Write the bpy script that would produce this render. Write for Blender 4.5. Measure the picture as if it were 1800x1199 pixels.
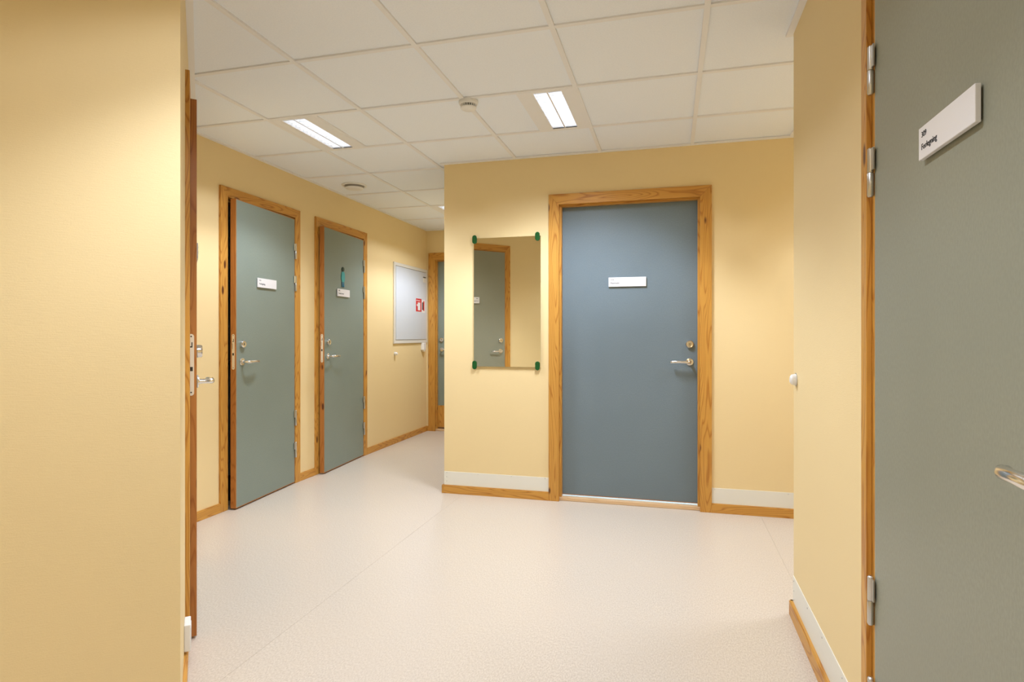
import bpy, bmesh, math, random
from mathutils import Vector, Matrix
random.seed(7)
for o in list(bpy.data.objects): bpy.data.objects.remove(o)
S = bpy.context.scene
COL = S.collection
R = math.radians

# ------------------------------------------------------------------ camera
EYE = 1.1615
F = 1043.69
cam = bpy.data.cameras.new('camera')
camo = bpy.data.objects.new('camera', cam); COL.objects.link(camo)
cam.sensor_fit = 'HORIZONTAL'; cam.sensor_width = 36.0
cam.lens = F * 36.0 / 1800.0
cam.shift_x = 0.0
cam.shift_y = -(599.5 - 587.62) / 1800.0
cam.clip_start = 0.02
camo.location = (0, 0, EYE)
camo.rotation_euler = (R(90), 0, 0.2615)
S.camera = camo

# ------------------------------------------------------------------ world, light, exposure
w = bpy.data.worlds.new('world'); S.world = w; w.use_nodes = True
w.node_tree.nodes['Background'].inputs[0].default_value = (0.5, 0.55, 0.6, 1)
w.node_tree.nodes['Background'].inputs[1].default_value = 0.02
S.view_settings.view_transform = 'Standard'
S.view_settings.look = 'None'
S.view_settings.gamma = 1
S.view_settings.use_curve_mapping = False
S.view_settings.exposure = 0.20
LAMP_WATTS = 21.5
CUT_X = (0.75, 1.45)   # louvre cut-off across the tubes, tangent of the angle
CUT_Y = (0.80, 1.60)    # and along them
SOFT_WATTS = 8.5
BATWING = 0.36
LAMP_COLOR = (0.90, 0.98, 1.16)

# ------------------------------------------------------------------ key sizes
XL, YC, YF, XR = -2.8425, 4.08, 6.64, 0.49
CE = 2.406
XCOR = -1.606
DB = Vector((-0.67741, 0.73560)); NB = Vector((0.73560, 0.67741))
CV = Vector((-1.333, 1.372))
AE = CV - NB * 0.95
V0 = CV + DB * ((-CV.x + XL) / DB.x if False else (XL - CV.x) / DB.x)
POLY = [V0, Vector((XL, YF)), Vector((XCOR, YF)), Vector((XCOR, YC)), Vector((1.9, YC)), Vector((1.9, 2.67)),
        Vector((XR, 2.67)), Vector((XR, -1.8)), Vector((AE.x, -1.8)), AE, CV]
GX0, GY0 = -0.4659, 2.3689

# ------------------------------------------------------------------ helpers
def tag(o, label=None, cat=None, group=None, kind=None):
    if label: o['label'] = label
    if cat: o['category'] = cat
    if group: o['group'] = group
    if kind: o['kind'] = kind
    return o

def empty(name, loc=(0, 0, 0), rz=0.0, parent=None):
    o = bpy.data.objects.new(name, None); COL.objects.link(o)
    o.empty_display_size = 0.1
    o.location = loc; o.rotation_euler = (0, 0, rz)
    if parent: o.parent = parent
    return o

def obj(name, bm, mats, parent=None, loc=None, rot=None, smooth=False, bevel=0.0, seg=2, auto=True):
    bmesh.ops.recalc_face_normals(bm, faces=bm.faces[:])
    me = bpy.data.meshes.new(name); bm.to_mesh(me); bm.free()
    if not isinstance(mats, (list, tuple)): mats = [mats]
    for m in mats: me.materials.append(m)
    o = bpy.data.objects.new(name, me); COL.objects.link(o)
    if parent: o.parent = parent
    if loc is not None: o.location = loc
    if rot is not None: o.rotation_euler = rot
    if smooth:
        for p in me.polygons: p.use_smooth = True
        try: me.set_sharp_from_angle(angle=R(35))
        except Exception: pass
    if bevel > 0:
        b = o.modifiers.new('bevel', 'BEVEL'); b.width = bevel; b.segments = seg; b.limit_method = 'ANGLE'; b.angle_limit = R(40)
        b.harden_normals = False
    return o

def box(bm, x0, x1, y0, y1, z0, z1, mi=0):
    vs = [bm.verts.new(p) for p in ((x0, y0, z0), (x1, y0, z0), (x1, y1, z0), (x0, y1, z0), (x0, y0, z1), (x1, y0, z1), (x1, y1, z1), (x0, y1, z1))]
    for f in ((0, 3, 2, 1), (4, 5, 6, 7), (0, 1, 5, 4), (1, 2, 6, 5), (2, 3, 7, 6), (3, 0, 4, 7)):
        bm.faces.new([vs[i] for i in f]).material_index = mi

def prism(bm, pts, z0, z1, mi=0):
    """vertical prism from xy points"""
    n = len(pts)
    a = [bm.verts.new((p[0], p[1], z0)) for p in pts]; b = [bm.verts.new((p[0], p[1], z1)) for p in pts]
    bm.faces.new(a).material_index = mi; bm.faces.new(b).material_index = mi
    for i in range(n):
        j = (i + 1) % n
        bm.faces.new((a[i], a[j], b[j], b[i])).material_index = mi

def prism_y(bm, pts, y0, y1, mi=0):
    """prism from xz points extruded along y"""
    n = len(pts)
    a = [bm.verts.new((p[0], y0, p[1])) for p in pts]; b = [bm.verts.new((p[0], y1, p[1])) for p in pts]
    bm.faces.new(a).material_index = mi; bm.faces.new(b).material_index = mi
    for i in range(n):
        j = (i + 1) % n
        bm.faces.new((a[i], a[j], b[j], b[i])).material_index = mi

def lathe(bm, prof, axis='Y', c=(0, 0, 0), n=24, mi=0, cap=True):
    """prof: (radius, height) pairs; axis of rotation"""
    rings = []
    for r, h in prof:
        ring = []
        for k in range(n):
            a = 2 * math.pi * k / n
            ca, sa = r * math.cos(a), r * math.sin(a)
            if axis == 'Y': p = (c[0] + ca, c[1] + h, c[2] + sa)
            elif axis == 'Z': p = (c[0] + ca, c[1] + sa, c[2] + h)
            else: p = (c[0] + h, c[1] + ca, c[2] + sa)
            ring.append(bm.verts.new(p))
        rings.append(ring)
    for i in range(len(rings) - 1):
        for k in range(n):
            j = (k + 1) % n
            bm.faces.new((rings[i][k], rings[i][j], rings[i + 1][j], rings[i + 1][k])).material_index = mi
    if cap:
        bm.faces.new(rings[0]).material_index = mi; bm.faces.new(rings[-1]).material_index = mi

def tube(bm, pts, rad, n=12, flat=1.0, mi=0):
    """tube along pts with radius list, flat scales the up direction"""
    pts = [Vector(p) for p in pts]
    if not isinstance(rad, (list, tuple)): rad = [rad] * len(pts)
    rings = []
    up0 = Vector((0, 0, 1))
    for i, p in enumerate(pts):
        t = (pts[min(i + 1, len(pts) - 1)] - pts[max(i - 1, 0)]).normalized()
        u = up0 - t * up0.dot(t)
        if u.length < 0.05: u = Vector((1, 0, 0)) - t * t.x
        u.normalize(); v = t.cross(u)
        rings.append([bm.verts.new(p + (u * math.sin(2 * math.pi * k / n) * flat + v * math.cos(2 * math.pi * k / n)) * rad[i]) for k in range(n)])
    for i in range(len(rings) - 1):
        for k in range(n):
            j = (k + 1) % n
            bm.faces.new((rings[i][k], rings[i][j], rings[i + 1][j], rings[i + 1][k])).material_index = mi
    bm.faces.new(rings[0]).material_index = mi; bm.faces.new(rings[-1]).material_index = mi

def capsule(bm, w_, h_, y0, y1, c=(0, 0), n=10, mi=0):
    r = w_ / 2; pts = []
    for k in range(n + 1):
        a = math.pi * k / n
        pts.append((c[0] + r * math.cos(a), c[1] + h_ / 2 - r + r * math.sin(a)))
    for k in range(n + 1):
        a = math.pi + math.pi * k / n
        pts.append((c[0] + r * math.cos(a), c[1] - h_ / 2 + r + r * math.sin(a)))
    prism_y(bm, pts, y0, y1, mi)

def text_mesh(name, txt, size, mat, parent, loc, extrude=0.0004):
    cu = bpy.data.curves.new('lettering', 'FONT'); cu.body = txt; cu.size = size; cu.extrude = extrude
    cu.resolution_u = 3
    cu.space_character = 1.0
    t = bpy.data.objects.new('tmp_text', cu); COL.objects.link(t)
    dg = bpy.context.evaluated_depsgraph_get()
    me = bpy.data.meshes.new_from_object(t.evaluated_get(dg))
    bpy.data.objects.remove(t)
    me.materials.clear(); me.materials.append(mat)
    o = bpy.data.objects.new(name, me); COL.objects.link(o)
    o.parent = parent; o.location = loc; o.rotation_euler = (R(90), 0, 0)
    return o

# ------------------------------------------------------------------ materials
def mat(name):
    m = bpy.data.materials.new(name); m.use_nodes = True
    nt = m.node_tree
    return m, nt, nt.nodes['Principled BSDF']

def N(nt, t, **kw):
    n = nt.nodes.new(t)
    for k, v in kw.items():
        if k.startswith('i_'): n.inputs[k[2:].replace('_', ' ')].default_value = v
        else: setattr(n, k, v)
    return n

def coords(nt, scale, kind='Object'):
    tc = N(nt, 'ShaderNodeTexCoord'); mp = N(nt, 'ShaderNodeMapping')
    mp.inputs['Scale'].default_value = scale
    nt.links.new(tc.outputs[kind], mp.inputs['Vector'])
    return mp.outputs['Vector']

def mixc(nt, fac, a, b):
    m = N(nt, 'ShaderNodeMix', data_type='RGBA')
    for i, v in ((0, fac), (6, a), (7, b)):
        if isinstance(v, (tuple, list)): m.inputs[i].default_value = (*v, 1) if len(v) == 3 else v
        elif isinstance(v, (int, float)): m.inputs[i].default_value = v
        else: nt.links.new(v, m.inputs[i])
    return m.outputs[2]

def ramp(nt, src, stops):
    r = N(nt, 'ShaderNodeValToRGB'); e = r.color_ramp.elements
    e[0].position = stops[0][0]; e[0].color = (*[stops[0][1]] * 3, 1)
    e[1].position = stops[1][0]; e[1].color = (*[stops[1][1]] * 3, 1)
    for p, v in stops[2:]:
        x = e.new(p); x.color = (v, v, v, 1)
    nt.links.new(src, r.inputs[0])
    return r.outputs[0]

def simple(name, col, rough=0.5, metal=0.0, spec=0.5):
    m, nt, b = mat(name)
    b.inputs['Base Color'].default_value = (*col, 1); b.inputs['Roughness'].default_value = rough
    b.inputs['Metallic'].default_value = metal; b.inputs['Specular IOR Level'].default_value = spec
    # faint surface mottling keeps it from looking computer-flat
    nz = N(nt, 'ShaderNodeTexNoise'); nz.inputs['Scale'].default_value = 60
    nt.links.new(coords(nt, (1, 1, 1)), nz.inputs['Vector'])
    mr = N(nt, 'ShaderNodeMapRange'); mr.inputs['To Min'].default_value = max(0.02, rough - 0.04); mr.inputs['To Max'].default_value = rough + 0.04
    nt.links.new(nz.outputs['Fac'], mr.inputs['Value']); nt.links.new(mr.outputs[0], b.inputs['Roughness'])
    return m

def wall_mat(name, col, col2, strength=0.25):
    m, nt, b = mat(name)
    v = coords(nt, (9, 9, 150))
    n1 = N(nt, 'ShaderNodeTexNoise'); n1.inputs['Scale'].default_value = 3.2; n1.inputs['Detail'].default_value = 4; n1.inputs['Roughness'].default_value = 0.65
    nt.links.new(v, n1.inputs['Vector'])
    n2 = N(nt, 'ShaderNodeTexNoise'); n2.inputs['Scale'].default_value = 260; n2.inputs['Detail'].default_value = 2
    nt.links.new(coords(nt, (1, 1, 1)), n2.inputs['Vector'])
    n3 = N(nt, 'ShaderNodeTexNoise'); n3.inputs['Scale'].default_value = 1.3; n3.inputs['Detail'].default_value = 3
    nt.links.new(coords(nt, (1, 1, 1)), n3.inputs['Vector'])
    c = mixc(nt, n3.outputs['Fac'], col, col2)
    ad = N(nt, 'ShaderNodeMath', operation='ADD')
    nt.links.new(n1.outputs['Fac'], ad.inputs[0])
    mu = N(nt, 'ShaderNodeMath', operation='MULTIPLY'); mu.inputs[1].default_value = 0.35
    nt.links.new(n2.outputs['Fac'], mu.inputs[0]); nt.links.new(mu.outputs[0], ad.inputs[1])
    bp = N(nt, 'ShaderNodeBump'); bp.inputs['Strength'].default_value = strength; bp.inputs['Distance'].default_value = 0.0025
    nt.links.new(ad.outputs[0], bp.inputs['Height']); nt.links.new(bp.outputs[0], b.inputs['Normal'])
    nt.links.new(c, b.inputs['Base Color'])
    b.inputs['Roughness'].default_value = 0.55; b.inputs['Specular IOR Level'].default_value = 0.25
    return m

def wood_mat(name, axis, light=(0.68, 0.36, 0.07), dark=(0.38, 0.135, 0.018), seed=0.0):
    """axis: index of the grain direction (0 x, 1 y, 2 z) in object space"""
    m, nt, b = mat(name)
    sc = [7.0, 7.0, 7.0]; sc[axis] = 0.8
    tc = N(nt, 'ShaderNodeTexCoord'); oi = N(nt, 'ShaderNodeObjectInfo')
    add = N(nt, 'ShaderNodeVectorMath', operation='ADD')
    ml = N(nt, 'ShaderNodeMath', operation='MULTIPLY'); ml.inputs[1].default_value = 17.0
    nt.links.new(oi.outputs['Random'], ml.inputs[0])
    nt.links.new(tc.outputs['Object'], add.inputs[0]); nt.links.new(ml.outputs[0], add.inputs[1])
    mp = N(nt, 'ShaderNodeMapping'); mp.inputs['Scale'].default_value = sc
    nt.links.new(add.outputs[0], mp.inputs['Vector'])
    n1 = N(nt, 'ShaderNodeTexNoise'); n1.inputs['Scale'].default_value = 1.7; n1.inputs['Detail'].default_value = 1.5; n1.inputs['Roughness'].default_value = 0.4
    nt.links.new(mp.outputs[0], n1.inputs['Vector'])
    m1 = N(nt, 'ShaderNodeMath', operation='MULTIPLY'); m1.inputs[1].default_value = 16.0
    nt.links.new(n1.outputs['Fac'], m1.inputs[0])
    pp = N(nt, 'ShaderNodeMath', operation='FRACT'); nt.links.new(m1.outputs[0], pp.inputs[0])
    rings = ramp(nt, pp.outputs[0], [(0.0, 0.75), (0.12, 0.15), (0.7, 0.05), (0.97, 0.85)])
    # fine fibres
    sf = [260.0, 260.0, 260.0]; sf[axis] = 7.0
    mp2 = N(nt, 'ShaderNodeMapping'); mp2.inputs['Scale'].default_value = sf
    nt.links.new(add.outputs[0], mp2.inputs['Vector'])
    n2 = N(nt, 'ShaderNodeTexNoise'); n2.inputs['Scale'].default_value = 1.0; n2.inputs['Detail'].default_value = 2
    nt.links.new(mp2.outputs[0], n2.inputs['Vector'])
    m2 = N(nt, 'ShaderNodeMath', operation='MULTIPLY'); m2.inputs[1].default_value = 0.35; nt.links.new(n2.outputs['Fac'], m2.inputs[0])
    m3 = N(nt, 'ShaderNodeMath', operation='MULTIPLY_ADD'); m3.inputs[1].default_value = 0.78
    nt.links.new(rings, m3.inputs[0]); nt.links.new(m2.outputs[0], m3.inputs[2])
    c = mixc(nt, m3.outputs[0], light, dark)
    # knots
    sk = [9.0, 9.0, 9.0]; sk[axis] = 3.2
    mp3 = N(nt, 'ShaderNodeMapping'); mp3.inputs['Scale'].default_value = sk
    nt.links.new(add.outputs[0], mp3.inputs['Vector'])
    vo = N(nt, 'ShaderNodeTexVoronoi'); vo.inputs['Scale'].default_value = 1.0
    nt.links.new(mp3.outputs[0], vo.inputs['Vector'])
    kn = ramp(nt, vo.outputs['Distance'], [(0.0, 1.0), (0.07, 0.95), (0.115, 0.0)])
    c2 = mixc(nt, kn, c, (0.10, 0.025, 0.008))
    nt.links.new(c2, b.inputs['Base Color'])
    b.inputs['Roughness'].default_value = 0.38; b.inputs['Specular IOR Level'].default_value = 0.4
    return m

def laminate(name, col, col2, blotch=0.5):
    m, nt, b = mat(name)
    v = coords(nt, (1, 1, 1))
    n1 = N(nt, 'ShaderNodeTexNoise'); n1.inputs['Scale'].default_value = 210; n1.inputs['Detail'].default_value = 3
    nt.links.new(coords(nt, (1, 1, 0.55)), n1.inputs['Vector'])
    n2 = N(nt, 'ShaderNodeTexNoise'); n2.inputs['Scale'].default_value = 2.2; n2.inputs['Detail'].default_value = 2
    nt.links.new(v, n2.inputs['Vector'])
    f = ramp(nt, n1.outputs['Fac'], [(0.36, 0.0), (0.64, 1.0)])
    c = mixc(nt, f, col, col2)
    c = mixc(nt, n2.outputs['Fac'], c, tuple(x * 0.93 for x in col))
    nt.links.new(c, b.inputs['Base Color'])
    bp = N(nt, 'ShaderNodeBump'); bp.inputs['Strength'].default_value = 0.12; bp.inputs['Distance'].default_value = 0.001
    nt.links.new(n1.outputs['Fac'], bp.inputs['Height']); nt.links.new(bp.outputs[0], b.inputs['Normal'])
    b.inputs['Roughness'].default_value = 0.42; b.inputs['Specular IOR Level'].default_value = 0.45
    return m

def floor_mat():
    m, nt, b = mat('vinyl_floor')
    n1 = N(nt, 'ShaderNodeTexNoise'); n1.inputs['Scale'].default_value = 210; n1.inputs['Detail'].default_value = 4; n1.inputs['Roughness'].default_value = 0.7
    nt.links.new(coords(nt, (1, 0.45, 1)), n1.inputs['Vector'])
    n2 = N(nt, 'ShaderNodeTexNoise'); n2.inputs['Scale'].default_value = 1.6; n2.inputs['Detail'].default_value = 3
    nt.links.new(coords(nt, (1, 1, 1)), n2.inputs['Vector'])
    vo = N(nt, 'ShaderNodeTexVoronoi'); vo.inputs['Scale'].default_value = 7.5
    nt.links.new(coords(nt, (1, 1, 1)), vo.inputs['Vector'])
    f = ramp(nt, n1.outputs['Fac'], [(0.38, 0.0), (0.62, 1.0)])
    c = mixc(nt, f, (0.545, 0.465, 0.37), (0.715, 0.64, 0.535))
    f2 = ramp(nt, n2.outputs['Fac'], [(0.35, 0.0), (0.7, 0.5)])
    c = mixc(nt, f2, c, (0.64, 0.55, 0.44))
    sp = ramp(nt, vo.outputs['Distance'], [(0.0, 0.55), (0.022, 0.0)])
    c = mixc(nt, sp, c, (0.33, 0.26, 0.21))
    nt.links.new(c, b.inputs['Base Color'])
    r = N(nt, 'ShaderNodeMapRange'); r.inputs['To Min'].default_value = 0.26; r.inputs['To Max'].default_value = 0.42
    nt.links.new(n2.outputs['Fac'], r.inputs['Value']); nt.links.new(r.outputs[0], b.inputs['Roughness'])
    bp = N(nt, 'ShaderNodeBump'); bp.inputs['Strength'].default_value = 0.02; bp.inputs['Distance'].default_value = 0.0005
    nt.links.new(n1.outputs['Fac'], bp.inputs['Height']); nt.links.new(bp.outputs[0], b.inputs['Normal'])
    b.inputs['Specular IOR Level'].default_value = 0.5
    return m

def tile_mat():
    m, nt, b = mat('ceiling_tile')
    n1 = N(nt, 'ShaderNodeTexNoise'); n1.inputs['Scale'].default_value = 160; n1.inputs['Detail'].default_value = 3
    nt.links.new(coords(nt, (1, 1, 1)), n1.inputs['Vector'])
    c = mixc(nt, ramp(nt, n1.outputs['Fac'], [(0.3, 0.0), (0.7, 1.0)]), (0.86, 0.90, 0.955), (0.91, 0.945, 0.99))
    nt.links.new(c, b.inputs['Base Color'])
    b.inputs['Roughness'].default_value = 0.9; b.inputs['Specular IOR Level'].default_value = 0.1
    return m

def emit(name, col, s):
    m, nt, b = mat(name)
    b.inputs['Base Color'].default_value = (*col, 1)
    b.inputs['Emission Color'].default_value = (*col, 1); b.inputs['Emission Strength'].default_value = s
    return m

M = {}
M['wall'] = wall_mat('yellow_wallpaper', (0.85, 0.675, 0.365), (0.83, 0.65, 0.34))
M['wood_x'] = wood_mat('pine_x', 0); M['wood_y'] = wood_mat('pine_y', 1); M['wood_z'] = wood_mat('pine_z', 2)
M['edge_z'] = wood_mat('oak_edge', 2, (0.50, 0.21, 0.05), (0.33, 0.11, 0.02))
M['sill'] = wood_mat('worn_sill', 0, (0.78, 0.56, 0.33), (0.62, 0.38, 0.18))
M['green'] = laminate('green_laminate', (0.225, 0.270, 0.225), (0.265, 0.31, 0.26))
M['blue'] = laminate('daylight_tinted_laminate', (0.160, 0.210, 0.235), (0.195, 0.25, 0.275))  # grey laminate with the blue of reflected daylight put into its colour
M['olive'] = laminate('olive_laminate', (0.265, 0.27, 0.20), (0.31, 0.315, 0.24))
M['floor'] = floor_mat()
M['tile'] = tile_mat()
M['grid'] = simple('grid_paint', (0.86, 0.855, 0.85), 0.5)
M['kick'] = simple('white_plastic_strip', (0.80, 0.78, 0.68), 0.4)
M['white'] = simple('white_plastic', (0.83, 0.82, 0.79), 0.35)
M['sign'] = simple('sign_face', (0.80, 0.78, 0.77), 0.35)
M['chrome'] = simple('chrome', (0.78, 0.76, 0.73), 0.16, 1.0)
M['zinc'] = simple('zinc', (0.62, 0.61, 0.58), 0.3, 1.0)
M['brass'] = simple('lock_plate_steel', (0.83, 0.76, 0.60), 0.35, 0.25)
M['dark'] = simple('dark_metal', (0.05, 0.045, 0.04), 0.4, 0.5)
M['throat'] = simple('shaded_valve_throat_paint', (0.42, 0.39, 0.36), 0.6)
M['black'] = simple('ink', (0.03, 0.03, 0.03), 0.6)
M['clip'] = simple('green_plastic', (0.004, 0.085, 0.014), 0.35)
M['red'] = simple('red_sticker', (0.62, 0.02, 0.02), 0.4)
M['panel'] = simple('grey_white_enamel', (0.64, 0.67, 0.70), 0.35)
M['panel_rim'] = simple('cream_enamel', (0.74, 0.71, 0.63), 0.4)
M['room'] = simple('side_room_paint', (0.7, 0.7, 0.68), 0.7)
M['teal'] = simple('teal_paint', (0.06, 0.36, 0.36), 0.4)
M['navy'] = simple('navy_paint', (0.03, 0.16, 0.24), 0.4)
M['skin'] = simple('dark_green_paint', (0.02, 0.05, 0.03), 0.4)
M['tubeglow'] = emit('tube_glow', (0.93, 0.97, 1.0), 2.2)
M['reflector'] = simple('lamp_reflector', (0.9, 0.9, 0.92), 0.22, 0.55)
M['louver'] = simple('lamp_louver', (0.88, 0.9, 0.93), 0.3, 0.35)
M['mirrorglass'] = simple('mirror_glass', (0.89, 0.865, 0.77), 0.02, 1.0)
_b = M['mirrorglass'].node_tree
for l in list(_b.links):
    if l.to_socket.name == 'Roughness': _b.links.remove(l)
_b.nodes['Principled BSDF'].inputs['Roughness'].default_value = 0.0
M['glassedge'] = simple('glass_edge', (0.60, 0.66, 0.52), 0.15)

# ------------------------------------------------------------------ room shell
T = 0.12
def offset_poly(poly, t):
    out = []
    n = len(poly)
    for i in range(n):
        p0, p1, p2 = poly[i - 1], poly[i], poly[(i + 1) % n]
        d1 = (p1 - p0).normalized(); d2 = (p2 - p1).normalized()
        n1 = Vector((-d1.y, d1.x)); n2 = Vector((-d2.y, d2.x))
        b = (n1 + n2); b = b / max(0.3, b.dot(n1))
        out.append(p1 + b * t)
    return out
OUT = offset_poly(POLY, T)
INN = offset_poly(POLY, -0.026)
def outward(i):
    d = (POLY[(i + 1) % len(POLY)] - POLY[i]).normalized()
    return d, Vector((-d.y, d.x))

def wall(name, i, holes=(), label=''):
    """wall along polygon edge i, local x = right seen from the room, y = into the wall"""
    j = (i + 1) % len(POLY)
    d, nrm = outward(i)
    L = (POLY[j] - POLY[i]).length
    rz = math.atan2(d.y, d.x)
    def loc(p): q = p - POLY[i]; return (q.dot(d), q.dot(nrm))
    bm = bmesh.new()
    cuts = sorted(holes)
    us = [0.0]
    for h in cuts: us += [h[0], h[1]]
    us.append(L)
    top = CE + 0.12
    a, b_ = loc(OUT[i]), loc(OUT[j])
    for k in range(0, len(us), 2):
        u0, u1 = us[k], us[k + 1]
        p = [(u0, 0), (u1, 0), (b_ if k == len(us) - 2 else (u1, T)), (a if k == 0 else (u0, T))]
        prism(bm, p, -0.05, top)
    for h in cuts: box(bm, h[0], h[1], 0, T, h[2], top)
    for h in cuts: box(bm, h[0], h[1], 0, T, -0.05, -0.002)
    o = obj(name, bm, M['wall'], loc=(POLY[i].x, POLY[i].y, 0), rot=(0, 0, rz))
    return tag(o, label, 'wall', kind='structure')

# openings in wall-local u
U_L = lambda y: y - V0.y           # left wall
D1 = (U_L(3.240), U_L(4.100)); D2 = (U_L(4.312), U_L(5.170))
DC = (-0.824 - XCOR, 0.257 - XCOR)
DR_HI, DR_LO = 1.724, 0.700        # right wall casing outer edges in world y
DR = (2.67 - DR_HI, 2.67 - DR_LO)
DD = (0.576, 1.596)                # diagonal wall
DF = (0.030, 1.0)                  # far wall
wall('wall_left', 0, [(D1[0] + .045, D1[1] - .045, 2.09), (D2[0] + .045, D2[1] - .045, 2.09)], 'long yellow wall on the left holding two half-open green doors')
wall('wall_far', 1, [(DF[0] + .05, DF[1] - .05, 2.09)], 'yellow end wall of the narrow corridor')
wall('wall_corridor', 2, (), 'hidden yellow wall running back from the corner beside the mirror')
wall('wall_centre', 3, [(DC[0] + .05, DC[1] - .05, 2.09)], 'yellow wall facing the camera with mirror and blue-grey door')
wall('wall_alcove_side', 4, (), 'yellow side wall of the recess right of the blue-grey door')
wall('wall_alcove_near', 5, (), 'yellow return wall behind the right-hand corner')
wall('wall_right', 6, [(DR[0] + .03, DR[1] - .03, 2.09)], 'yellow wall on the right holding the large near door')
wall('wall_back', 7, (), 'yellow wall behind the camera')
wall('wall_near_side', 8, (), 'yellow wall beside the camera on the left')
wall('wall_near_left', 9, (), 'big yellow wallpapered wall filling the left edge of the picture')
wall('wall_diagonal', 10, [(DD[0] + .05, DD[1] - .05, 2.09)], 'angled yellow wall seen edge-on holding the door at the near left corner')

# floor in sheets with seams
def clip_poly(poly, x0, x1, y0, y1):
    pts = [Vector(p) for p in poly]
    for axis, lim, sgn in ((0, x0, 1), (0, x1, -1), (1, y0, 1), (1, y1, -1)):
        out = []
        n = len(pts)
        for i in range(n):
            a, b = pts[i], pts[(i + 1) % n]
            ia = (a[axis] - lim) * sgn >= 0; ib = (b[axis] - lim) * sgn >= 0
            if ia: out.append(a)
            if ia != ib:
                t = (lim - a[axis]) / (b[axis] - a[axis]); out.append(a + (b - a) * t)
        pts = out
        if not pts: return []
    res = []
    for p in pts:
        if not res or (p - res[-1]).length > 1e-5: res.append(p)
    if len(res) > 1 and (res[0] - res[-1]).length < 1e-5: res.pop()
    # drop degenerate bridges
    ar = abs(sum(res[i].x * res[(i + 1) % len(res)].y - res[(i + 1) % len(res)].x * res[i].y for i in range(len(res)))) / 2 if len(res) > 2 else 0
    return res if ar > 2e-4 else []

bm = bmesh.new(); box(bm, -3.9, 2.0, -1.9, 7.3, -0.05, -0.004)
fl = tag(obj('floor', bm, M['dark']), 'beige speckled vinyl floor running through hall and corridor', 'floor', kind='structure')
seams = [-3.469, -1.459, 0.554, 2.565]
for a, b in zip(seams[:-1], seams[1:]):
    bm = bmesh.new(); box(bm, max(a, -2.90) + 0.0004, min(b, 1.95) - 0.0004, -1.85, 6.69, -0.0039, 0.0)
    obj('vinyl_sheet', bm, M['floor'], fl)

# ceiling
bm = bmesh.new(); prism(bm, offset_poly(POLY, 0.06), CE + 0.10, CE + 0.13)
ce = tag(obj('ceiling', bm, M['grid']), 'suspended ceiling of square off-white tiles in a painted metal grid', 'ceiling', kind='structure')
LIGHTS = [  # x0, y0 of the 0.3 x 0.6 fixture
    (GX0 - 3 * 0.6, GY0 + 0.6), (GX0 - 0.3, GY0 + 0.6), (GX0 - 3 * 0.6, GY0 + 3 * 1.0 * 0.6 * 1.6666667), (GX0 - 0.3, GY0 - 3 * 0.6), (GX0 + 3 * 0.6, GY0 + 0.6), (GX0 - 0.3, GY0 - 7 * 0.6)]  # last two are unseen fixtures, added to brighten recess and near left wall
LIGHTS[2] = (GX0 - 3 * 0.6, GY0 + 5 * 0.6)
def has_light(x0, y0):
    for lx, ly in LIGHTS:
        if abs(ly - y0) < 0.01:
            if abs(lx - x0) < 0.01: return (x0 + 0.3, x0 + 0.6)
            if abs(lx - x0 - 0.3) < 0.01: return (x0, x0 + 0.3)
    return None
G = 0.0115; RISE = 0.007
ti = 0
for i in range(-5, 5):
    for j in range(-8, 9):
        x0, y0 = GX0 + i * 0.6, GY0 + j * 0.6
        a, b = x0, x0 + 0.6
        hl = has_light(x0, y0)
        if hl: a, b = hl
        pts = clip_poly(offset_poly(POLY, 0.02), a + G * 0.2, b - G * 0.2, y0 + G * 0.2, y0 + 0.6 - G * 0.2)
        if not pts: continue
        c = clip_poly(POLY, a, b, y0, y0 + 0.6)
        if not c: continue
        bm = bmesh.new(); prism(bm, pts, 0, 0.015)
        dz = random.uniform(-0.001, 0.0012)
        obj('ceiling_tile', bm, M['tile'], ce, loc=(0, 0, CE + RISE + dz))
def bar(x0, x1, y0, y1, lo=0.0, hi=None):
    pts = clip_poly(offset_poly(POLY, 0.01), x0, x1, y0, y1)
    if not pts: return
    bm = bmesh.new(); prism(bm, pts, CE + lo, CE + (RISE + 0.004 if hi is None else hi))
    obj('grid_bar', bm, M['grid'], ce)
for i in range(-4, 5):
    x = GX0 + i * 0.6; bar(x - G, x + G, -5, 9, -0.0015)
for j in range(-7, 8):
    y = GY0 + j * 0.6; bar(-5, 5, y - G, y + G, 0.0)
# half bars beside the fixtures
for lx, ly in LIGHTS:
    xm = lx + 0.3 if abs((lx - GX0) / 0.6 - round((lx - GX0) / 0.6)) < 0.01 else lx
    bar(xm - G, xm + G, ly + G, ly + 0.6 - G, 0.0005)
# wall angle trims
for i in range(len(POLY)):
    j = (i + 1) % len(POLY)
    bm = bmesh.new(); prism(bm, [POLY[i], POLY[j], INN[j], INN[i]], CE - 0.003, CE + 0.006)
    obj('wall_angle', bm, M['grid'], ce)

# ------------------------------------------------------------------ baseboards and white strips
def on_wall(i, u, y, z=0):
    d, nrm = outward(i); p = POLY[i] + d * u + nrm * y
    return (p.x, p.y, z), math.atan2(d.y, d.x)

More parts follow.
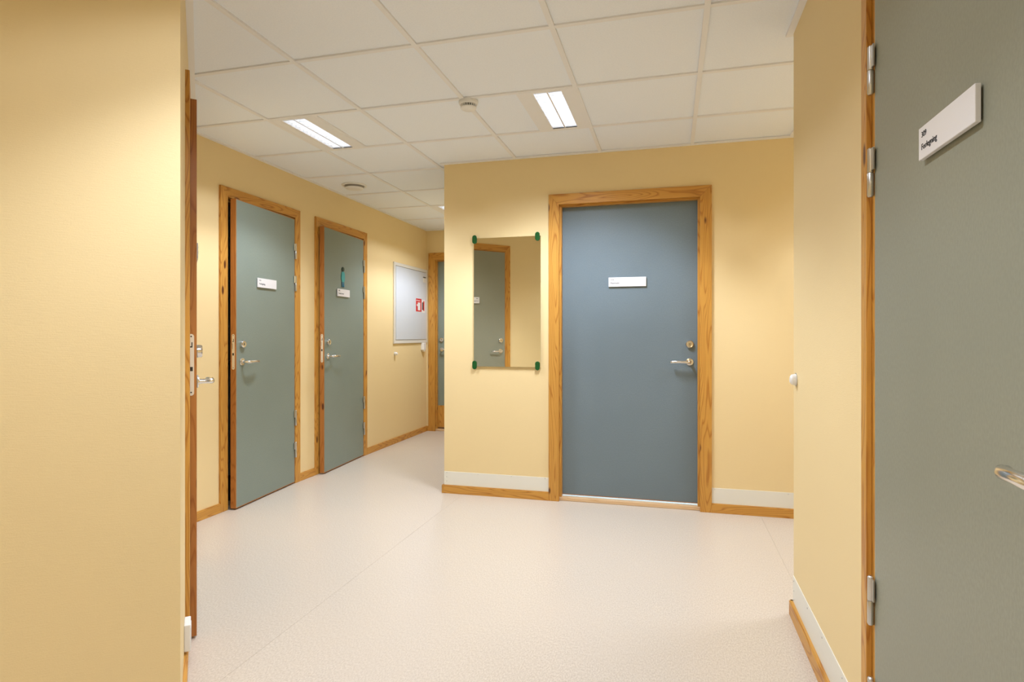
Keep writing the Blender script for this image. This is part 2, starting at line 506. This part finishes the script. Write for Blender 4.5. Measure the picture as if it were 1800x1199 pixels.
def baseboard(name, i, u0, u1, label, h=0.06, t=0.015, ext0=0.0, ext1=0.0):
    loc, rz = on_wall(i, u0, 0)
    bm = bmesh.new(); L = u1 - u0
    prism_pts = [(0, -t), (L, -t), (L + ext1, 0.0), (0 - ext0, 0.0)]
    # simple profile: body plus rounded top lip
    prism(bm, [(-ext0, -t), (L + ext1, -t), (L + ext1, 0.001), (-ext0, 0.001)], 0.0, h - 0.004)
    prism(bm, [(-ext0, -t + 0.004), (L + ext1, -t + 0.004), (L + ext1, 0.001), (-ext0, 0.001)], h - 0.004, h)
    o = obj(name, bm, M['wood_x'], loc=loc, rot=(0, 0, rz), bevel=0.0012)
    return tag(o, label, 'baseboard', kind='structure')

def kick(name, i, u0, u1, label, z0=0.058, z1=0.162, t=0.003, screws=()):
    loc, rz = on_wall(i, u0, 0)
    bm = bmesh.new(); box(bm, 0, u1 - u0, -t, 0.001, z0, z1)
    o = obj(name, bm, M['kick'], loc=loc, rot=(0, 0, rz), bevel=0.0008)
    tag(o, label, 'trim', kind='structure')
    for (su, sz) in screws:
        bm = bmesh.new(); lathe(bm, [(0.0, -0.0016), (0.0028, -0.0016), (0.0034, 0.0)], 'Y', n=10, cap=False)
        obj('screw', bm, M['zinc'], o, loc=(su, -t, sz))
    return o

LL = (POLY[1] - POLY[0]).length; LCEN = 1.9 - XCOR
baseboard('baseboard_left', 0, 0.0, D1[0], 'short pine baseboard left of the first green door')
baseboard('baseboard_left_middle', 0, D1[1], D2[0], 'short pine baseboard between the two green doors')
baseboard('baseboard_left_far', 0, D2[1], LL, 'long pine baseboard under the fire cabinet')
baseboard('baseboard_far', 1, 0.0, DF[0], 'tiny pine baseboard stub at the corridor end')
baseboard('baseboard_corridor', 2, 0.0, YF - YC, 'pine baseboard along the hidden corridor wall', ext1=0.015)
baseboard('baseboard_centre_left', 3, 0.0, DC[0], 'pine baseboard under the mirror', ext0=0.015)
baseboard('baseboard_centre_right', 3, DC[1], LCEN, 'pine baseboard right of the blue-grey door')
baseboard('baseboard_alcove_side', 4, 0, YC - 2.67, 'pine baseboard on the side wall of the recess')
baseboard('baseboard_alcove_near', 5, 0, 1.41, 'pine baseboard on the return wall behind the right corner', ext1=0.012)
baseboard('baseboard_right', 6, 0, DR[0], 'pine baseboard at the foot of the right wall', t=0.016, ext0=0.012)
baseboard('baseboard_right_near', 6, DR[1], 2.67 + 1.8, 'pine baseboard beside the camera on the right')
baseboard('baseboard_near_left', 9, 0, 0.95, 'pine baseboard under the big near left wall', ext1=0.01)
baseboard('baseboard_diagonal', 10, 0, DD[0], 'pine baseboard on the angled wall before its door', t=0.012, ext0=0.01)
baseboard('baseboard_diagonal_far', 10, DD[1], (V0 - CV).length, 'pine baseboard on the angled wall beyond its door')

kick('trim_1', 3, 0.0, DC[0], 'white screwed kick strip above the baseboard under the mirror', 0.058, 0.158,
     screws=((0.02, 0.087), (0.02, 0.055 + 0.063), (0.02, 0.148), (0.26, 0.15), (0.51, 0.15), (0.755, 0.15)))
kick('trim_2', 3, DC[1], LCEN, 'white screwed kick strip right of the blue-grey door', 0.058, 0.160, screws=((0.02, 0.15), (0.46, 0.15), (0.9, 0.15)))
kick('trim_3', 6, 0.0, DR[0], 'white screwed kick strip on the right wall before the near door', 0.058, 0.166,
     screws=((0.022, 0.075), (0.022, 0.11), (0.022, 0.15), (0.27, 0.15), (0.49, 0.15), (0.73, 0.15), (0.91, 0.15)))

# ------------------------------------------------------------------ doors
def handle_bm(side, out=0.050, length=0.122):
    """lever handle at the origin, room side is -y, side = +1 lever towards +x"""
    bm = bmesh.new()
    lathe(bm, [(0.0245, 0.0), (0.0255, -0.004), (0.0235, -0.0075), (0.0115, -0.009), (0.0100, -0.012)], 'Y', n=28)
    pts = [(0, -0.006, 0), (0, -out * 0.55, 0), (0, -out * 0.85, 0), (side * 0.006, -out - 0.001, 0), (side * 0.018, -out - 0.004, 0),
           (side * length * 0.5, -out - 0.005, 0.0015), (side * length * 0.85, -out - 0.002, 0.0), (side * length * 0.97, -out + 0.004, -0.001), (side * length, -out + 0.012, -0.001)]
    tube(bm, pts, [0.0105, 0.0095, 0.0095, 0.0105, 0.0108, 0.0098, 0.0095, 0.0095, 0.008], n=14)
    return bm

def lock_bm():
    bm = bmesh.new()
    lathe(bm, [(0.0255, 0.0), (0.0262, -0.004), (0.0245, -0.0165), (0.0205, -0.0205), (0.0130, -0.0195), (0.0115, -0.0195), (0.011, -0.019)], 'Y', n=28)
    capsule(bm, 0.007, 0.015, -0.0205, -0.018, mi=1)
    box(bm, -0.001, 0.001, -0.0212, -0.0204, -0.005, 0.005, 0)
    return bm

def hinge_bm(side, z=0.0):
    """two part lift-off hinge, knuckle axis at the origin; side=+1 frame is on +x"""
    bm = bmesh.new()
    lathe(bm, [(0.004, 0.060), (0.0070, 0.057), (0.0075, 0.002), (0.0070, 0.0)], 'Z', n=16)
    lathe(bm, [(0.0070, -0.001), (0.0078, -0.003), (0.0078, -0.056), (0.0055, -0.060)], 'Z', n=16)
    # flag on the door half
    box(bm, *sorted((0, -side * 0.021)), -0.0012, 0.0022, 0.003, 0.057)
    box(bm, *sorted((0, side * 0.017)), 0.0018, 0.0046, -0.056, -0.003)
    box(bm, *sorted((-side * 0.006, side * 0.003)), -0.0005, 0.006, -0.057, -0.002, 1)
    return bm

def casing(door, a, b, top, wd, t, y=0.0, zt=None):
    """mitred flat casing around the opening a..b (outer edges), room side is -y"""
    zt = top
    bl = [(a, 0), (a + wd, 0), (a + wd, zt - wd), (a, zt)]
    br = [(b - wd, 0), (b, 0), (b, zt), (b - wd, zt - wd)]
    hd = [(a, zt), (a + wd, zt - wd), (b - wd, zt - wd), (b, zt)]
    for pts, m in ((bl, 'wood_z'), (br, 'wood_z'), (hd, 'wood_x')):
        bm = bmesh.new(); prism_y(bm, pts, -t, 0.0005)
        obj('casing', bm, M[m], door, bevel=0.0016)

def door(name, i, a, b, kind, hinge, leafmat, label, wd=0.066, t=0.015, swing=0.0, leaf_u=None, leaf_y=None, leaf_z=(0.010, 2.058),
         hinges=(1.807, 1.557, 0.511, 0.2635), handle=True, frame=True, lock_plate=True, kickwood=0.0, hz=0.977, lz=1.095, edge='edge_z', knuckle=0.007, leaf_width=None, back_plate=0.062):
    """door on wall i, casing outer edges a..b along the wall. kind 'out': leaf flush with casing, 'in': leaf set back"""
    loc, rz = on_wall(i, a, 0)
    root = empty(name, loc, rz)
    tag(root, label, 'door', kind='structure')
    W = b - a
    top = 2.135
    casing(root, 0, W, top, wd, t)
    it = 0.030  # frame lining thickness beyond the casing edge
    o0, o1, oz = wd - 0.005, W - wd + 0.005, top - wd + 0.005
    if kind == 'out':
        # frame: front strip level with the wall, rebate behind the leaf
        LU = leaf_u or (o0 + 0.012, o1 - 0.012)
        fa = o0 + 0.003 if swing else LU[0] - 0.003
        fb = LU[1] + 0.003
        for x0, x1 in ((o0 - 0.018, fa), (fb, o1 + 0.018)):
            bm = bmesh.new(); box(bm, x0, x1, 0.0008, T - 0.002, 0, oz); obj('frame', bm, M['wood_z'], root, bevel=0.001)
        bm = bmesh.new(); box(bm, o0 + 0.010, o1 - 0.010, 0.0008, T - 0.002, oz - 0.010, oz + 0.018); obj('frame', bm, M['wood_x'], root, bevel=0.001)
        for x0, x1 in ((fa, fa + (0.004 if swing else 0.016)), (fb - 0.016, fb)):
            bm = bmesh.new(); box(bm, x0, x1, 0.032, T - 0.004, 0, oz - 0.024); obj('door_stop_strip', bm, M['wood_z'], root)
        bm = bmesh.new(); box(bm, o0 + 0.010, o1 - 0.010, 0.032, T - 0.004, oz - 0.024, oz - 0.010); obj('door_stop_strip', bm, M['wood_x'], root)
        bm = bmesh.new(); box(bm, o0 + 0.010, o1 - 0.010, 0.035, T, 0.0005, 0.006); obj('threshold', bm, M['sill'], root)
    else:
        for x0, x1 in ((o0 - 0.020, o0 + 0.001), (o1 - 0.001, o1 + 0.020)):
            bm = bmesh.new(); box(bm, x0, x1, 0.0008, T + 0.01, 0, oz + 0.02); obj('frame', bm, M['wood_z'], root, bevel=0.001)
        bm = bmesh.new(); box(bm, o0 + 0.001, o1 - 0.001, 0.0008, T + 0.01, oz - 0.001, oz + 0.02); obj('frame', bm, M['wood_x'], root, bevel=0.001)
        for x0, x1 in ((o0 + 0.001, o0 + 0.019), (o1 - 0.019, o1 - 0.001)):
            bm = bmesh.new(); box(bm, x0, x1, 0.012, 0.052, 0.026, oz - 0.016); obj('door_stop_strip', bm, M['wood_z'], root, bevel=0.0015)
        bm = bmesh.new(); box(bm, o0 + 0.001, o1 - 0.001, 0.012, 0.052, oz - 0.016, oz - 0.001); obj('door_stop_strip', bm, M['wood_x'], root, bevel=0.0015)
        bm = bmesh.new(); box(bm, o0 + 0.001, o1 - 0.001, 0.010, 0.052, 0.0005, 0.026); obj('threshold', bm, M['sill'], root, bevel=0.003)
    # leaf: pivot on the hinge side front edge
    if leaf_u is None: leaf_u = (o0 + 0.012, o1 - 0.012) if kind == 'out' else (o0 + 0.006, o1 - 0.006)
    if leaf_y is None: leaf_y = -t if kind == 'out' else 0.054
    if leaf_width: leaf_u = (leaf_u[1] - leaf_width, leaf_u[1])
    LW = leaf_u[1] - leaf_u[0]
    th = 0.040
    pu = leaf_u[1] if hinge == 'right' else leaf_u[0]
    s = -1 if hinge == 'right' else 1     # direction from the hinge to the free edge
    z0, z1 = leaf_z
    eb = 0.005
    bm = bmesh.new(); box(bm, *sorted((s * eb, s * (LW - eb))), 0, th, z0 + eb, z1 - eb)
    leaf = obj('door_leaf', bm, leafmat, root, loc=(pu, leaf_y, 0), rot=(0, 0, -s * swing if True else 0))
    bm = bmesh.new()
    x0, x1 = sorted((0, s * LW)); 
    box(bm, x0, x0 + eb, 0.0003, th - 0.0003, z0, z1); box(bm, x1 - eb, x1, 0.0003, th - 0.0003, z0, z1)
    box(bm, x0 + eb, x1 - eb, 0.0003, th - 0.0003, z0, z0 + eb); box(bm, x0 + eb, x1 - eb, 0.0003, th - 0.0003, z1 - eb, z1)
    obj('edge_band', bm, M[edge], leaf)
    hu = s * (LW - back_plate)
    if handle:
        obj('door_handle', handle_bm(-s), M['chrome'], leaf, loc=(hu, 0, hz), smooth=True)
        obj('lock_cylinder', lock_bm(), [M['chrome'], M['dark']], leaf, loc=(hu, 0, lz), smooth=True)
        bm = handle_bm(-s); bmesh.ops.scale(bm, vec=(1, -1, 1), verts=bm.verts)
        obj('door_handle', bm, M['chrome'], leaf, loc=(hu, th, hz), smooth=True)
    if lock_plate:
        bm = bmesh.new()
        # rounded face plate on the free edge: build in xz then turn
        capsule(bm, 0.020, 0.235, -0.0012, 0.0)
        box(bm, -0.0055, 0.0055, -0.0016, -0.0011, -0.024, -0.008, 1)
        box(bm, -0.0045, 0.0045, -0.0016, -0.0011, 0.066, 0.071, 1)
        box(bm, 0.001, 0.0045, -0.0016, -0.0011, 0.071, 0.086, 1)
        box(bm, -0.007, -0.005, -0.0016, -0.0011, 0.02, 0.055, 1)
        for zz in (-0.105, 0.108): lathe(bm, [(0.0028, -0.0016), (0.0028, 0.0)], 'Y', c=(0, 0, zz), n=10, mi=1)
        obj('lock_plate', bm, [M['brass'], M['dark']], leaf, loc=(s * LW, 0.019, 1.045), rot=(0, 0, R(90) * s))
    # hinges sit in the gap
    if hinges:
        hs = 1 if hinge == 'right' else -1
        for z in hinges:
            if kind == 'out':
                obj('hinge', hinge_bm(hs), [M['zinc'], M['dark']], root, loc=(pu + hs * 0.003, leaf_y - knuckle, z), smooth=True)
    if kickwood:
        bm = bmesh.new(); box(bm, *sorted((s * eb, s * (LW - eb))), -0.002, 0.0, z0 + 0.01, z0 + kickwood)
        obj('kick_board', bm, M['wood_z'], leaf)
    return root, leaf, s, LW

d1 = door('door_1', 0, D1[0], D1[1], 'out', 'right', M['green'], 'nearer of the two ajar green doors on the left wall', swing=R(4.4), leaf_width=0.716)
d2 = door('door_2', 0, D2[0], D2[1], 'out', 'right', M['green'], 'farther ajar green door on the left wall with a restroom figure', swing=R(3.9), leaf_width=0.748)
d3 = door('door_3', 3, DC[0], DC[1], 'in', 'left', M['blue'], 'closed blue-grey door right of the mirror', wd=0.073, leaf_z=(0.0345, 2.06), hinges=())
d4 = door('door_4', 6, DR[0], DR[1], 'out', 'left', M['olive'], 'large near green-grey door at the right edge of the picture', wd=0.042, t=0.013,
          leaf_u=(0.097, 0.958), leaf_y=-0.011, edge='wood_z')
d5 = door('door_5', 10, DD[0], DD[1], 'out', 'right', M['olive'], 'door on the angled near left wall seen edge-on with its lock plate', wd=0.073, swing=R(1.5), knuckle=-0.009)
d6 = door('door_6', 1, DF[0], DF[1], 'in', 'right', M['green'], 'green door at the far end of the corridor partly hidden by the corner', wd=0.085,
          leaf_z=(0.034, 2.04), kickwood=0.27, hinges=())

# shallow rooms behind the doors
def side_room(name, i, a, b, depth, label, light=0.0):
    loc, rz = on_wall(i, a, T + 0.03)
    L = b - a; t = 0.03; H = 2.35
    bm = bmesh.new()
    box(bm, -t, 0, -0.03, depth, 0, H); box(bm, L, L + t, -0.03, depth, 0, H)
    box(bm, -t, L + t, depth, depth + t, 0, H)
    box(bm, -t, L + t, -0.03, depth + t, H, H + t); box(bm, -t, L + t, -0.03, depth + t, -t - 0.006, -0.006)
    o = obj(name, bm, M['room'], loc=loc, rot=(0, 0, rz))
    tag(o, label, 'room', kind='structure')
    if light:
        ld = bpy.data.lights.new('side_room_light', 'AREA'); ld.size = 0.3; ld.energy = light; ld.color = (0.85, 0.92, 1.0)
        lo = bpy.data.objects.new('side_room_light', ld); COL.objects.link(lo)
        lo.parent = o; lo.location = (L * (0.85 if light > 50 else 0.5), depth / 2, H - 0.05)
        if light > 50: ld.color = (0.55, 0.76, 1.0)
side_room('wall_behind_door_1', 0, D1[0] - .02, D1[1] + .02, 0.9, 'dark little room behind the nearer green door')
side_room('wall_behind_door_2', 0, D2[0] - .02, D2[1] + .02, 0.9, 'lit white room behind the farther green door', 6.0)
side_room('wall_behind_door_3', 3, DC[0] - .02, DC[1] + .02, 1.2, 'lit room behind the blue-grey door', 55.0)
side_room('wall_behind_door_5', 10, DD[0] - .02, DD[1] + .02, 0.6, 'dark room behind the angled-wall door')
side_room('wall_behind_door_6', 1, DF[0] - .02, DF[1] + .02, 0.6, 'dark room behind the corridor end door')

# ------------------------------------------------------------------ luminaires
def louvre_distribution(ld, cx, cy, base, wing):
    """batwing light distribution with a soft cut-off, as the louvre of such a fixture gives"""
    ld.use_nodes = True; nt = ld.node_tree
    em = nt.nodes['Emission']; ge = N(nt, 'ShaderNodeNewGeometry'); sp = N(nt, 'ShaderNodeSeparateXYZ')
    nt.links.new(ge.outputs['Incoming'], sp.inputs[0])
    def math_(op, a, b_=None, c=None):
        n = N(nt, 'ShaderNodeMath', operation=op)
        for i, v in enumerate((a, b_, c)):
            if v is None: continue
            if isinstance(v, (int, float)): n.inputs[i].default_value = v
            else: nt.links.new(v, n.inputs[i])
        return n.outputs[0]
    az = math_('MAXIMUM', math_('ABSOLUTE', sp.outputs['Z']), 0.02)
    fac = []; t2 = []
    for k, (lo, hi) in (('X', cx), ('Y', cy)):
        t = math_('DIVIDE', math_('ABSOLUTE', sp.outputs[k]), az)
        mr = N(nt, 'ShaderNodeMapRange'); mr.interpolation_type = 'SMOOTHSTEP'
        mr.inputs['From Min'].default_value = lo; mr.inputs['From Max'].default_value = hi
        mr.inputs['To Min'].default_value = 1; mr.inputs['To Max'].default_value = 0
        nt.links.new(t, mr.inputs['Value']); fac.append(mr.outputs[0]); t2.append(math_('MINIMUM', math_('MULTIPLY', t, t), 2.5))
    boost = math_('MULTIPLY_ADD', math_('ADD', t2[0], t2[1]), wing, base)
    nt.links.new(math_('MULTIPLY', math_('MULTIPLY', fac[0], fac[1]), boost), em.inputs['Strength'])

def ceiling_light(x0, y0, label, power=1.0):
    root = empty('ceiling_light', (x0 + 0.15, y0 + 0.3, CE))
    tag(root, label, 'ceiling light', 'recessed louvred lights in the ceiling grid')
    a, b = 0.146, 0.296; ow, ol = 0.074, 0.272
    bm = bmesh.new()
    z0, z1 = -0.001, 0.006
    box(bm, -a, -ow, -b, b, z0, z1); box(bm, ow, a, -b, b, z0, z1)
    box(bm, -ow, ow, -b, -ol, z0, z1); box(bm, -ow, ow, ol, b, z0, z1)
    obj('frame', bm, M['grid'], root, bevel=0.0008)
    bm = bmesh.new()
    # reflector trough: two curved bays
    for sx in (-1, 1):
        prof = [(sx * 0.0735, 0.001), (sx * 0.070, 0.03), (sx * 0.058, 0.056), (sx * 0.038, 0.064), (sx * 0.018, 0.056), (sx * 0.004, 0.034), (sx * 0.0015, 0.001)]
        vs = [[bm.verts.new((p[0], yy, p[1])) for p in prof] for yy in (-ol, ol)]
        for k in range(len(prof) - 1): bm.faces.new((vs[0][k], vs[0][k + 1], vs[1][k + 1], vs[1][k]))
    box(bm, -ow, ow, -ol - 0.002, -ol, 0.0, 0.066); box(bm, -ow, ow, ol, ol + 0.002, 0.0, 0.066)
    obj('reflector', bm, M['reflector'], root)
    bm = bmesh.new(); box(bm, -0.0035, 0.0035, -ol, ol, 0.000, 0.030)
    obj('divider', bm, M['louver'], root)
    n = 14
    for k in range(n):
        y = -ol + (k + 0.5) * 2 * ol / n
        bm = bmesh.new()
        for sx in (-1, 1): box(bm, *sorted((sx * 0.004, sx * 0.071)), y - 0.0009, y + 0.0009, 0.004, 0.022)
        obj('louver_blade', bm, M['louver'], root)
    for sx in (-1, 1):
        bm = bmesh.new(); tube(bm, [(sx * 0.038, -ol + 0.01, 0.042), (sx * 0.038, ol - 0.01, 0.042)], 0.013, n=12)
        obj('tube', bm, M['tubeglow'], root, smooth=True)
    for nm, watts in (('lamp', LAMP_WATTS), ('lamp_spill', SOFT_WATTS)):
        ld = bpy.data.lights.new(nm, 'AREA'); ld.shape = 'RECTANGLE'; ld.size = 0.14; ld.size_y = 0.53
        ld.energy = watts * power; ld.color = LAMP_COLOR
        if nm == 'lamp': louvre_distribution(ld, CUT_X, CUT_Y, 0.74, BATWING)
        else: louvre_distribution(ld, (1.6, 2.5), (1.6, 2.5), 1.0, 0.0)
        lo = bpy.data.objects.new(nm, ld); COL.objects.link(lo); lo.parent = root; lo.location = (0, 0, -0.004)
    return root
for (lx, ly), pw, lab in zip(LIGHTS, (0.72, 1.14, 0.8, 0.92, 0.6, 0.8), ('louvred ceiling light above the left wall doors', 'louvred ceiling light beside the smoke detector in front of the blue-grey door',
                                  'far corridor ceiling light mostly hidden by the corner', 'ceiling light above the camera outside the picture', 'unseen ceiling light added in the recess to brighten the wall right of the blue-grey door', 'unseen ceiling light added behind the camera to brighten the near left wall')):
    ceiling_light(lx, ly, lab, pw)

# ------------------------------------------------------------------ smoke detector and air valve
r_ = empty('smoke_detector', (-1.045, 3.005, CE))
tag(r_, 'round white smoke detector on the ceiling grid left of the centre light', 'smoke detector')
bm = bmesh.new(); lathe(bm, [(0.051, 0.0), (0.052, -0.004), (0.050, -0.016), (0.046, -0.020)], 'Z', n=36); obj('base', bm, M['white'], r_, smooth=True)
bm = bmesh.new(); lathe(bm, [(0.036, -0.020), (0.036, -0.034)], 'Z', n=30); obj('chamber', bm, M['dark'], r_)
for k in range(22):
    a = 2 * math.pi * k / 22
    bm = bmesh.new(); box(bm, 0.035, 0.042, -0.0022, 0.0022, -0.034, -0.020); obj('rib', bm, M['white'], r_, rot=(0, 0, a))
bm = bmesh.new(); lathe(bm, [(0.043, -0.034), (0.041, -0.040), (0.030, -0.046), (0.010, -0.048)], 'Z', n=30); obj('cap', bm, M['white'], r_, smooth=True)

r_ = empty('air_valve', (-2.566, 4.469, CE + 0.003))
tag(r_, 'round white air valve in a ceiling tile above the left wall', 'air vent')
bm = bmesh.new()
lathe(bm, [(0.100, 0.005), (0.104, 0.000), (0.101, -0.005), (0.092, -0.008), (0.082, -0.005), (0.078, 0.003)], 'Z', n=40, cap=False)
obj('ring', bm, M['white'], r_, smooth=True)
bm = bmesh.new(); lathe(bm, [(0.080, 0.003), (0.070, 0.001), (0.064, -0.020)], 'Z', n=40, cap=True); obj('throat', bm, M['throat'], r_)
bm = bmesh.new(); lathe(bm, [(0.066, -0.018), (0.074, -0.019), (0.076, -0.023), (0.068, -0.029), (0.04, -0.032), (0.01, -0.033)], 'Z', n=40); obj('disc', bm, M['white'], r_, smooth=True)

# ------------------------------------------------------------------ mirror
r_ = empty('wall_mirror', (-1.373, YC, 0.930))
tag(r_, 'tall frameless mirror held by four green clips on the centre wall', 'mirror')
MW, MH = 0.492, 0.922
bm = bmesh.new(); box(bm, 0, MW, -0.0135, -0.0130, 0, MH); obj('mirror_glass', bm, M['mirrorglass'], r_)
bm = bmesh.new(); box(bm, 0.0003, MW - 0.0003, -0.0129, -0.008, 0.0003, MH - 0.0003); obj('glass_backing', bm, M['glassedge'], r_)
for cx, cz in ((0.006, MH - 0.008), (MW - 0.022, MH - 0.004), (0.006, 0.010), (MW - 0.022, 0.010)):
    bm = bmesh.new(); capsule(bm, 0.033, 0.062, -0.021, -0.0140, c=(cx, cz)); capsule(bm, 0.022, 0.034, -0.0140 if cx > 0.1 else -0.008, 0.0, c=(cx if cx < 0.1 else cx, cz + (0.014 if cz > 0.5 else -0.014))) if False else None
    obj('clip', bm, M['clip'], r_, bevel=0.002)
for cx, cz in ((0.006, MH + 0.006), (MW - 0.022, MH + 0.006), (0.006, -0.006), (MW - 0.022, -0.006)):
    bm = bmesh.new(); lathe(bm, [(0.0055, -0.0145), (0.0055, 0.0)], 'Y', c=(cx, 0, cz), n=14); obj('spacer', bm, M['white'], r_)

# ------------------------------------------------------------------ door signs
def door_sign(doortuple, u, z, L, H, lines, label, th=0.010, sizes=(0.014, 0.0165), gap=0.0022):
    """u = left edge measured in leaf local x, lies on the leaf front"""
    root, leaf, s, LW = doortuple
    bpy.context.view_layer.update()
    mw = leaf.matrix_world
    p = mw @ Vector((u, -gap, z))
    rz = mw.to_euler().z
    e = empty('door_sign', p, rz)
    tag(e, label, 'sign')
    bm = bmesh.new(); box(bm, 0.006, L - 0.006, -0.001, gap, 0.006, H - 0.006); obj('backing', bm, M['dark'], e)
    bm = bmesh.new(); box(bm, 0, L, -th, -0.001, 0, H); obj('plate', bm, M['sign'], e, bevel=0.0012)
    for k, t in enumerate(lines):
        text_mesh('lettering', t, sizes[k], M['black'], e, (0.014, -th - 0.0003, H - 0.021 if k == 0 else H - 0.045))
    return e
# leaf local x: hinge right doors run from -LW to 0
w1 = d1[3]
door_sign(d1, -w1 + 0.225, 1.490, 0.224, 0.065, ('311', 'Forlegning'), 'white name sign on the nearer ajar green door', sizes=(0.016, 0.0165))
w2 = d2[3]
door_sign(d2, -w2 + 0.215, 1.492, 0.224, 0.065, ('WC', 'Toalett herrer'), 'white name sign below the restroom figure', sizes=(0.016, 0.0165))
door_sign(d3, 0.335, 1.488, 0.253, 0.064, ('310', 'Renhold'), 'wide white name sign on the blue-grey door', sizes=(0.015, 0.0175))
door_sign(d4, 0.303, 1.499, 0.222, 0.062, ('309', 'Forlegning'), 'large near white sign reading 309 Forlegning', th=0.010, sizes=(0.0155, 0.0165))
w5 = d5[3]
door_sign(d5, -w5 + 0.325, 1.490, 0.224, 0.065, ('308', 'Forlegning'), 'white sign on the angled-wall door seen only in the mirror', sizes=(0.016, 0.0165))

# restroom figure on door 2
bpy.context.view_layer.update()
mw = d2[1].matrix_world
p = mw @ Vector((-w2 + 0.325, -0.001, 1.578))
r_ = empty('restroom_figure', p, mw.to_euler().z)
tag(r_, 'small turquoise boy figure with dark head on the farther green door', 'sign')
bm = bmesh.new(); lathe(bm, [(0.021, 0.0), (0.0215, -0.003), (0.019, -0.007)], 'Y', c=(0, 0, 0.155), n=22); obj('head', bm, M['skin'], r_, smooth=True)
bm = bmesh.new(); prism_y(bm, [(-0.009, 0.136), (-0.024, 0.126), (-0.030, 0.10), (-0.031, 0.062), (-0.024, 0.060), (-0.021, 0.044), (0.021, 0.044), (0.024, 0.060), (0.031, 0.062), (0.030, 0.10), (0.024, 0.126), (0.009, 0.136)], -0.007, 0.0)
obj('shirt', bm, M['teal'], r_, bevel=0.0015)
bm = bmesh.new(); prism_y(bm, [(-0.021, 0.044), (-0.022, 0.004), (-0.028, 0.0), (-0.004, 0.0), (-0.002, 0.028), (0.002, 0.028), (0.004, 0.0), (0.028, 0.0), (0.022, 0.004), (0.021, 0.044)], -0.006, 0.0)
obj('trousers', bm, M['navy'], r_, bevel=0.001)

# ------------------------------------------------------------------ fire cabinet on the left wall
loc, rz = on_wall(0, U_L(5.745), 0, 1.062)
r_ = empty('fire_cabinet', loc, rz)
tag(r_, 'white metal wall cabinet with red fire stickers at the end of the left wall', 'cabinet')
CW, CH = 0.880, 0.868; fw = 0.034
bm = bmesh.new()
box(bm, 0, fw, -0.016, 0.0, 0, CH); box(bm, CW - fw, CW, -0.016, 0.0, 0, CH); box(bm, fw, CW - fw, -0.016, 0.0, 0, fw); box(bm, fw, CW - fw, -0.016, 0.0, CH - fw, CH)
obj('frame', bm, M['panel_rim'], r_, bevel=0.002)
bm = bmesh.new(); box(bm, fw + 0.005, CW - fw - 0.005, -0.019, -0.002, fw + 0.005, CH - fw - 0.005); obj('cabinet_door', bm, M['panel'], r_, bevel=0.003)
bm = bmesh.new(); box(bm, 0.745, 0.822, -0.0225, -0.0192, 0.71, 0.765); box(bm, 0.74, 0.815, -0.028, -0.022, 0.768, 0.776, 1); obj('latch', bm, [M['panel_rim'], M['dark']], r_, bevel=0.001)
bm = bmesh.new(); box(bm, 0.545, 0.700, -0.0200, -0.0191, 0.362, 0.512); st = obj('sticker', bm, M['red'], r_); st['label'] = 'red square sticker with white hydrant pictogram and arrow'
bm = bmesh.new(); box(bm, 0.595, 0.665, -0.0204, -0.0199, 0.378, 0.468); prism_y(bm, [(0.560, 0.436), (0.585, 0.452), (0.585, 0.444), (0.596, 0.444), (0.596, 0.428), (0.585, 0.428), (0.585, 0.420)], -0.0204, -0.0199)
box(bm, 0.561, 0.585, -0.0204, -0.0199, 0.484, 0.496); box(bm, 0.60, 0.66, -0.0204, -0.0199, 0.484, 0.492)
obj('pictogram', bm, M['white'], st)
bm = bmesh.new(); box(bm, 0.712, 0.806, -0.0200, -0.0191, 0.352, 0.505); st = obj('sticker', bm, M['white'], r_); st['label'] = 'white sticker with dark and red upright bars'
bm = bmesh.new(); box(bm, 0.722, 0.752, -0.0204, -0.0199, 0.385, 0.475); obj('black_bar', bm, M['black'], st)
bm = bmesh.new(); box(bm, 0.752, 0.782, -0.0204, -0.0199, 0.375, 0.49); obj('red_bar', bm, M['red'], st)

# ------------------------------------------------------------------ small wall fittings
def bumper(name, i, u, z, label, r=0.022, out=0.03):
    loc, rz = on_wall(i, u, 0, z)
    e = empty(name, loc, rz); tag(e, label, 'door stop', 'wall mounted door stops')
    bm = bmesh.new(); lathe(bm, [(r, 0.0), (r * 1.0, -out * 0.25), (r * 0.9, -out * 0.75), (r * 0.55, -out)], 'Y', n=24); obj('buffer', bm, M['white'], e, smooth=True)
    bm = bmesh.new(); lathe(bm, [(r * 1.15, 0.0), (r * 1.15, -0.003)], 'Y', n=24); obj('base_plate', bm, M['zinc'], e)
    return e
bumper('door_stop', 6, 2.67 - 2.615, 0.978, 'white round door stop at the corner of the right wall', 0.023, 0.024)
bumper('door_stop', 0, U_L(5.785), 0.955, 'small white round door stop below the fire cabinet', 0.017, 0.034)
loc, rz = on_wall(0, U_L(6.50), 0, 0.955)
e = empty('wall_sensor', loc, rz); tag(e, 'small white box under the right end of the fire cabinet', 'wall box')
bm = bmesh.new(); box(bm, -0.03, 0.05, -0.035, 0, 0.02, 0.105); obj('housing', bm, M['white'], e, bevel=0.006, seg=3)
bm = bmesh.new(); lathe(bm, [(0.024, 0.02), (0.022, 0.004), (0.014, 0.0)], 'Z', c=(0.01, -0.018, 0), n=20); obj('lens', bm, M['brass'], e, smooth=True)

loc, rz = on_wall(10, DD[0] - 0.165, 0, 0.070)
e = empty('wall_box', loc, rz); tag(e, 'white plastic box above the baseboard at the near left corner', 'wall box')
bm = bmesh.new(); box(bm, 0, 0.075, -0.020, 0, 0, 0.092); obj('housing', bm, M['white'], e, bevel=0.003)
bm = bmesh.new(); box(bm, 0.006, 0.069, -0.0215, -0.0195, 0.010, 0.078); obj('lid', bm, M['white'], e, bevel=0.001)
